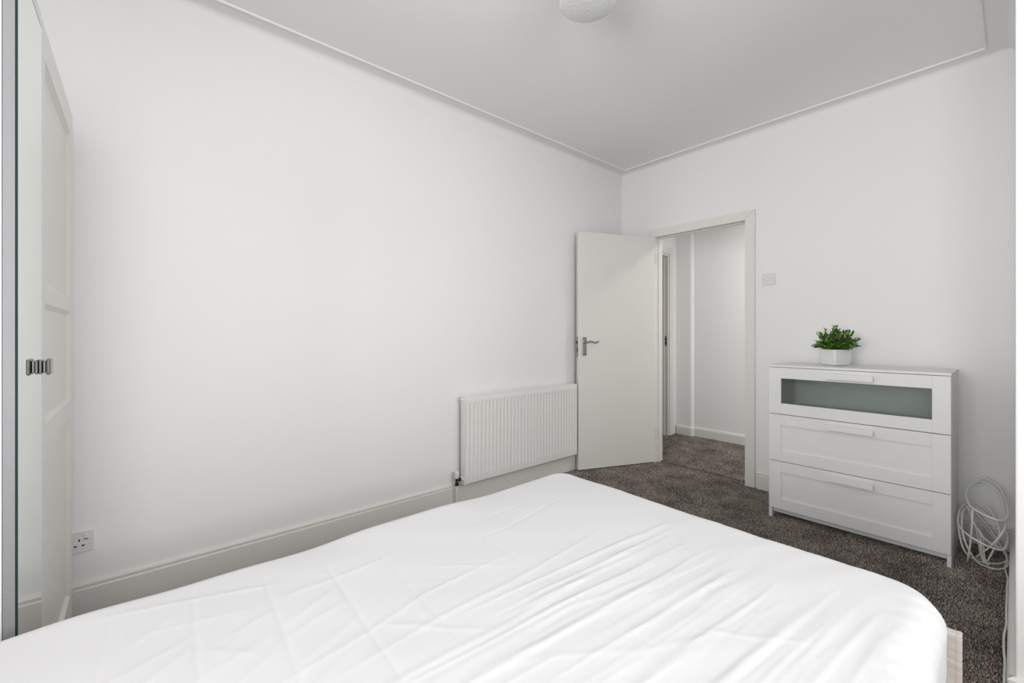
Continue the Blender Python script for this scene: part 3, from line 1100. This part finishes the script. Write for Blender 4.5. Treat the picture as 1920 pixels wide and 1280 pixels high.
# pressed fold lines across the bed
for y, x0, x1, hh in ((-3.52, 1.2, 1.75, -0.0016), (-3.39, 1.19, 1.9, -0.0022), (-3.258, 1.21, 1.95, -0.0022), (-3.127, 1.22, 1.98, -0.0020),
                      (-3.00, 1.2, 1.9, -0.0010), (-2.74, 1.3, 2.1, -0.0008), (-2.42, 1.5, 2.25, 0.0008), (-2.50, 1.55, 2.2, 0.0006), (-2.26, 1.6, 2.2, 0.0005)):
    seg_ridge([(x0, y + 0.012), (x0 + 0.35 * (x1 - x0), y), (x1, y - 0.022)], hh * 1.1, 0.0052)
# lengthwise fold ridges
seg_ridge([(1.235, -3.56), (1.255, -3.478), (1.281, -3.38), (1.315, -3.28), (1.345, -3.20)], 0.0030, 0.008)
seg_ridge([(1.40, -3.26), (1.399, -3.13), (1.391, -3.03), (1.375, -2.93)], 0.0028, 0.008)
seg_ridge([(1.35, -3.50), (1.37, -3.40), (1.40, -3.30)], 0.0018, 0.008)
seg_ridge([(1.575, -2.70), (1.580, -2.85), (1.587, -2.987), (1.627, -3.137), (1.655, -3.30), (1.66, -3.42)], 0.0032, 0.0075)
seg_ridge([(1.645, -2.42), (1.655, -2.52), (1.678, -2.818), (1.68, -3.016), (1.694, -3.154), (1.70, -3.25)], 0.0034, 0.0075)
seg_ridge([(1.770, -2.50), (1.776, -2.609), (1.784, -2.908), (1.773, -3.152), (1.77, -3.4)], 0.0038, 0.009)
seg_ridge([(1.81, -2.62), (1.82, -2.90), (1.81, -3.2)], 0.0022, 0.011)
seg_ridge([(2.10, -2.56), (2.057, -2.649), (1.994, -2.785), (1.909, -2.904), (1.841, -3.029)], 0.0017, 0.008)
seg_ridge([(2.20, -2.52), (2.12, -2.59), (2.02, -2.66)], 0.0018, 0.007)
seg_ridge([(1.40, -2.30), (1.43, -2.50), (1.46, -2.66), (1.45, -2.80)], -0.0024, 0.007)
seg_ridge([(1.33, -2.32), (1.36, -2.52), (1.37, -2.70), (1.385, -2.82)], -0.0016, 0.007)
# short cross wrinkles
for a, b_, hh in (((1.49, -2.93), (1.62, -2.78), 0.0035), ((1.66, -3.07), (1.78, -2.95), 0.0035), ((1.61, -3.12), (1.68, -3.04), 0.0035),
                  ((1.52, -3.02), (1.60, -2.90), 0.002), ((1.32, -3.17), (1.40, -3.10), 0.002), ((1.55, -3.44), (1.66, -3.35), 0.003),
                  ((1.48, -3.38), (1.56, -3.30), 0.0028), ((1.50, -3.36), (1.60, -3.44), -0.002)):
    a, b_ = np.array(a), np.array(b_)
    mid = (a + b_) / 2 + rng.normal(0, 0.008, 2)
    seg_ridge([a, mid, b_], hh * 0.55, 0.007)
# skewed soft wrinkles between the fold lines
for (x, y, L) in ((1.50, -3.34, .17), (1.46, -3.31, .12), (1.55, -3.36, .2), (1.62, -3.36, .24), (1.53, -3.21, .16), (1.47, -3.19, .14), (1.60, -3.20, .22),
                  (1.67, -3.22, .2), (1.40, -3.20, .1), (1.45, -3.45, .2), (1.52, -3.47, .2), (1.60, -3.47, .2), (1.70, -3.42, .2), (1.36, -3.45, .12)):
    ax_ = rng.uniform(0.35, 0.75)
    dx_, dy_ = L * math.sin(ax_) * .5, L * math.cos(ax_) * .5
    seg_ridge([(x + dx_, y - dy_), (x + rng.normal(0, .006), y), (x - dx_, y + dy_)], rng.uniform(0.0016, 0.0034), rng.uniform(0.007, 0.012))
# lengthwise ripples towards the foot, pulled by the elastic hem
xr = 1.70
while xr < 2.33:
    f = (xr - 1.70) / 0.63
    y1 = rng.uniform(-2.36, -2.26) + 0.06 * math.sin(xr * 30)
    y0 = y1 - rng.uniform(0.35, 0.95)
    sk = 0.06 + 0.08 * f
    w = rng.uniform(0.0048, 0.0075)
    hh = rng.uniform(0.0020, 0.0042) * (1 - 0.3 * f)
    n = 5
    pts = []
    for k in range(n):
        q = k / (n - 1)
        y = y0 + (y1 - y0) * q
        pts.append((xr + sk * (y - y0) + rng.normal(0, 0.0028), y))
    seg_ridge(pts, hh, w)
    xr += rng.uniform(0.012, 0.022)
for i in range(40):
    x, y = rng.uniform(1.75, 2.30), rng.uniform(-3.1, -2.5)
    L = rng.uniform(0.10, 0.25)
    seg_ridge([(x, y), (x + 0.03 * L + rng.normal(0, .004), y + L * .5), (x + 0.12 * L, y + L)], rng.uniform(0.0012, 0.0030), rng.uniform(0.005, 0.008))
# folds running down the foot-right corner and the right side
for i in range(7):
    y = -2.18 - 0.055 * i + rng.normal(0, .008)
    seg_ridge([(2.26, y - 0.04), (2.33, y), (2.42, y + 0.015), (2.50, y + 0.02)], rng.uniform(0.002, 0.005), rng.uniform(0.014, 0.024))
for i in range(14):
    x = 1.25 + 0.08 * i + rng.normal(0, .01)
    seg_ridge([(x, -2.16), (x + 0.01, -2.08), (x + 0.012, -1.98)], rng.uniform(0.0008, 0.0022), 0.018)
# broad unevenness of the mattress and of the left edge
Dsp += 0.0020 * np.sin(GX * 9.1 + 0.6) * np.sin(GY * 5.3 + 1.1) + 0.0007 * np.sin(GX * 17 + GY * 11) + 0.0004 * np.sin(GX * 31 - GY * 23 + 2)
edgew = np.exp(-((GX - SX0) / 0.09) ** 2)
Dsp += edgew * (0.004 * np.sin(GY * 8.5 + 0.3) + 0.0015 * np.sin(GY * 21 + 1.0))
Dsp += 0.0004 * np.sin(GX * 67 + 3 * np.sin(GY * 13)) * np.clip((GX - 1.6) / 0.4, 0, 1)

sa, ca = np.sin(arc), np.cos(arc)
NXv, NYv, NZv = nx * sa, ny * sa, ca
PXs = PXs + NXv * Dsp
PYs = PYs + NYv * Dsp
PZs = PZs + NZv * Dsp
# tuck the hem inwards a little, where it disappears behind the frame
tuck = np.clip((BH - 0.15 - PZs) / 0.13, 0, 1)
PXs = PXs - nx * tuck * 0.016
PYs = PYs - ny * tuck * 0.006
PYs = np.minimum(PYs, BY1 - 0.0045 + (PZs > 0.485) * 0.02)
ny_, nx_ = GX.shape
verts = np.stack([PXs.ravel(), PYs.ravel(), PZs.ravel()], 1)
idx = np.arange(ny_ * nx_).reshape(ny_, nx_)
faces = np.stack([idx[:-1, :-1].ravel(), idx[:-1, 1:].ravel(), idx[1:, 1:].ravel(), idx[1:, :-1].ravel()], 1)
keep = np.ones(len(faces), bool)
tt = t.ravel()
keep = (tt[faces].min(1) < skirt)
faces = faces[keep]
me = bpy.data.meshes.new('fitted_sheet')
me.from_pydata(verts.tolist(), [], faces.tolist())
me.shade_smooth()
me.materials.append(M['sheet'])
sh = bpy.data.objects.new('fitted_sheet', me)
COL.objects.link(sh)
bmx = bmesh.new()
bmx.from_mesh(me)
bmesh.ops.delete(bmx, geom=[v for v in bmx.verts if not v.link_faces], context='VERTS')
bmx.to_mesh(me)
bmx.free()
tag(sh, 'creased white fitted sheet stretched over the bed mattress', 'sheet')


# ------------------------------------------------------------------ ceiling light
LC = (1.290, -2.070, H)
cl = empty('ceiling_light', LC, 'round textured glass ceiling light at the top of the picture', 'lamp')
bm = bmesh.new()
lathe(bm, [(0.0, 0.0), (0.075, 0.0), (0.075, -0.018), (0.066, -0.026), (0.02, -0.03), (0.0, -0.03)], LC, 40)
obj('ceiling_plate', bm, 'plastic', cl, smooth=True, auto=40)
bm = bmesh.new()
lathe(bm, [(0.0, -0.03), (0.018, -0.03), (0.018, -0.075), (0.014, -0.085), (0.0, -0.085)], LC, 24)
obj('lamp_holder', bm, 'plastic', cl, smooth=True, auto=40)
bm = bmesh.new()
gp = [(0.070, -0.026), (0.088, -0.032), (0.110, -0.060), (0.120, -0.095), (0.1265, -0.122), (0.1275, -0.132), (0.124, -0.141), (0.116, -0.145), (0.08, -0.152), (0.04, -0.156), (0.0, -0.157)]
gi = [(0.0, -0.150), (0.04, -0.149), (0.08, -0.145), (0.112, -0.138), (0.1195, -0.130), (0.112, -0.095), (0.102, -0.062), (0.083, -0.038), (0.070, -0.032)]
lathe(bm, [(r * 0.93, z) for r, z in gp], LC, 64)
lathe(bm, [(r * 0.93, z) for r, z in gi], LC, 64)
bmesh.ops.remove_doubles(bm, verts=bm.verts, dist=1e-6)
bmesh.ops.recalc_face_normals(bm, faces=bm.faces)
obj('glass_shade', bm, 'lampglass', cl, smooth=True, auto=50)


# unseen ceiling light added to brighten the hallway, round the corner from the doorway
hl = empty('added_hall_light', (1.75, 0.68, 2.5), 'unseen round ceiling light added to brighten the hallway', 'lamp')
bm = bmesh.new()
lathe(bm, [(0.0, 0.0), (0.15, 0.0), (0.15, -0.03), (0.13, -0.05), (0.0, -0.055)], (1.75, 0.68, 2.5), 40)
obj('shade', bm, 'plastic', hl, smooth=True, auto=40)
hd_ = bpy.data.lights.new('hall_fill_lamp', 'AREA')
hd_.shape = 'DISK'
hd_.size = 0.28
hd_.energy = 14
hd_.color = (1.0, 0.97, 0.93)
ho = bpy.data.objects.new('hall_fill_lamp', hd_)
COL.objects.link(ho)
ho.location = (1.75, 0.68, 2.44)


# ------------------------------------------------------------------ coiled cable in the corner
bm = bmesh.new()


def loop(pts, closed=True, rad=0.0042, sub=8):
    P = catmull(pts, sub, closed)
    tube(bm, P, rad, 8, closed)


def ring(c, rx, ry, tilt_x, tilt_y, n=16, wob=0.006, ph=0.0):
    out = []
    for k in range(n):
        a = 2 * math.pi * k / n + ph
        v = Vector((rx * math.cos(a), ry * math.sin(a), 0))
        v = Matrix.Rotation(tilt_x, 3, 'X') @ Matrix.Rotation(tilt_y, 3, 'Y') @ v
        v += Vector((random.gauss(0, wob), random.gauss(0, wob), random.gauss(0, wob))) * 0.5
        out.append(Vector(c) + v)
    for v in out:
        v.z = max(v.z, 0.012)
        v.x = min(max(v.x, 2.242), 2.412)
        v.y = min(v.y, -0.026)
    return out


# upper ring, tipped forward
loop([(2.272, -0.27, .325), (2.285, -.36, .304), (2.306, -.40, .292), (2.348, -.42, .277), (2.387, -.42, .270), (2.409, -.37, .272), (2.412, -.28, .29),
      (2.40, -.17, .325), (2.375, -.10, .355), (2.335, -.075, .375), (2.30, -.12, .365), (2.278, -.19, .345)])
# second strand hanging inside it
loop([(2.285, -.16, .350), (2.315, -.10, .362), (2.35, -.10, .352), (2.385, -.14, .318), (2.40, -.20, .26), (2.405, -.28, .22), (2.395, -.34, .19), (2.36, -.35, .12),
      (2.325, -.33, .06), (2.305, -.30, .02), (2.32, -.27, .012)], closed=False)
# lower ring
loop([(2.243, -.27, .205), (2.250, -.35, .182), (2.278, -.40, .165), (2.321, -.43, .150), (2.361, -.43, .137), (2.398, -.40, .130), (2.412, -.30, .15), (2.405, -.20, .16),
      (2.37, -.11, .17), (2.32, -.07, .20), (2.275, -.09, .235), (2.25, -.17, .225)])
# hanging loops
loop([(2.245, -.25, .20), (2.247, -.30, .150), (2.260, -.33, .084), (2.278, -.33, .040), (2.302, -.30, .012), (2.345, -.29, .008), (2.385, -.26, .012), (2.41, -.18, .016),
      (2.40, -.11, .03), (2.35, -.07, .09), (2.30, -.07, .16), (2.262, -.12, .21)])
loop([(2.258, -.22, .22), (2.262, -.33, .15), (2.285, -.36, .075), (2.315, -.35, .022), (2.345, -.34, .0085), (2.375, -.34, .008), (2.405, -.29, .010), (2.412, -.21, .014),
      (2.39, -.12, .05), (2.34, -.08, .13), (2.28, -.10, .21)])
# upright strands
loop([(2.30, -.39, .293), (2.298, -.385, .22), (2.292, -.37, .12), (2.284, -.36, .04), (2.28, -.34, .008)], closed=False)
loop([(2.265, -.13, .23), (2.285, -.20, .20), (2.305, -.27, .17), (2.34, -.31, .13), (2.38, -.32, .11), (2.41, -.28, .10)], closed=False)
loop([(2.272, -.13, .23), (2.30, -.19, .15), (2.315, -.23, .08), (2.325, -.27, .02), (2.34, -.29, .008)], closed=False)
loop([(2.30, -.16, .11), (2.307, -.20, .14), (2.318, -.23, .145), (2.322, -.25, .10), (2.327, -.28, .04), (2.335, -.31, .009)], closed=False)
loop([(2.315, -.15, .12), (2.328, -.20, .10), (2.333, -.26, .05), (2.34, -.30, .015), (2.35, -.31, .008), (2.352, -.27, .01)], closed=False)
loop([(2.325, -.12, .24), (2.345, -.12, .235), (2.365, -.14, .20), (2.385, -.20, .15), (2.37, -.26, .09), (2.35, -.29, .03), (2.34, -.28, .008)], closed=False)
cc = obj('cable_coil', bm, 'cable', None, smooth=True)
tag(cc, 'tangled coil of white cable on the floor beside the chest of drawers', 'cable')
bm = bmesh.new()
pts = [(2.408, -.14, .014), (2.404, -.30, .010)]
for k in range(12):
    y = -.42 - 0.098 * k
    pts.append((2.4128 - 0.001 * abs(math.sin(k * 1.3)) - (0.004 if k in (6, 7) else 0), y, 0.0085))
P = catmull(pts, 5)
tube(bm, P, 0.0036, 8)
tag(obj('wall_cable', bm, 'cable', None, smooth=True), 'white cable lying along the foot of the right skirting board', 'cable')


# ------------------------------------------------------------------ carpet pile
def pile(name, regions, label):
    V = []
    for (x0, x1, y0, y1, sp, zz) in regions:
        nxp, nyp = int((x1 - x0) / sp), int((y1 - y0) / sp)
        X, Y = np.meshgrid(np.linspace(x0, x1, nxp), np.linspace(y0, y1, nyp))
        X = X.ravel() + rng.uniform(-.6, .6, X.size) * sp
        Y = Y.ravel() + rng.uniform(-.6, .6, Y.size) * sp
        V.append(np.stack([X, Y, np.full(X.size, zz), np.full(X.size, sp)], 1))
    P = np.concatenate(V)
    n = len(P)
    az = rng.uniform(0, 2 * np.pi, n)
    lean = rng.uniform(0, 0.0065, n) * (P[:, 3] / 0.0045)
    hh = rng.uniform(0.004, 0.0085, n)
    la = rng.uniform(0, 2 * np.pi, n)
    w = 0.45 * P[:, 3] * rng.uniform(.6, 1.2, n)
    b0 = np.stack([P[:, 0] - np.cos(az) * w, P[:, 1] - np.sin(az) * w, P[:, 2]], 1)
    b1 = np.stack([P[:, 0] + np.cos(az) * w, P[:, 1] + np.sin(az) * w, P[:, 2]], 1)
    tp = np.stack([P[:, 0] + np.cos(la) * lean, P[:, 1] + np.sin(la) * lean, P[:, 2] + hh], 1)
    verts = np.empty((n * 3, 3), np.float32)
    verts[0::3], verts[1::3], verts[2::3] = b0, b1, tp
    me = bpy.data.meshes.new(name)
    me.vertices.add(n * 3)
    me.vertices.foreach_set('co', verts.ravel())
    me.loops.add(n * 3)
    me.loops.foreach_set('vertex_index', np.arange(n * 3, dtype=np.int32))
    me.polygons.add(n)
    me.polygons.foreach_set('loop_start', np.arange(0, n * 3, 3, dtype=np.int32))
    me.polygons.foreach_set('loop_total', np.full(n, 3, np.int32))
    me.update(calc_edges=True)
    me.materials.append(M['carpet_pile'])
    o = bpy.data.objects.new(name, me)
    COL.objects.link(o)
    return tag(o, label, 'carpet', 'stuff')


pile('carpet_pile', [(0.02, 1.13, -2.20, -0.03, 0.0050, 0), (1.13, 2.413, -2.07, -0.03, 0.0042, 0), (2.36, 2.413, -2.6, -2.07, 0.0045, 0),
                     (DX0 + 0.003, DX1 - 0.003, -0.03, 0.060, 0.0045, 0), (0.02, 1.13, -3.6, -2.2, 0.008, 0)],
     'short shaggy dark brown-grey carpet on the bedroom floor')
pile('hall_carpet_pile', [(-0.09, 1.6, 0.13, 1.225, 0.0056, 0), (DX0 + 0.003, DX1 - 0.003, 0.082, 0.13, 0.005, 0.001), (-0.9, -0.09, 0.3, 1.02, 0.008, 0), (-0.9, -0.23, 1.02, 1.27, 0.008, 0)],
     'flat brown-grey carpet in the hallway beyond the door')
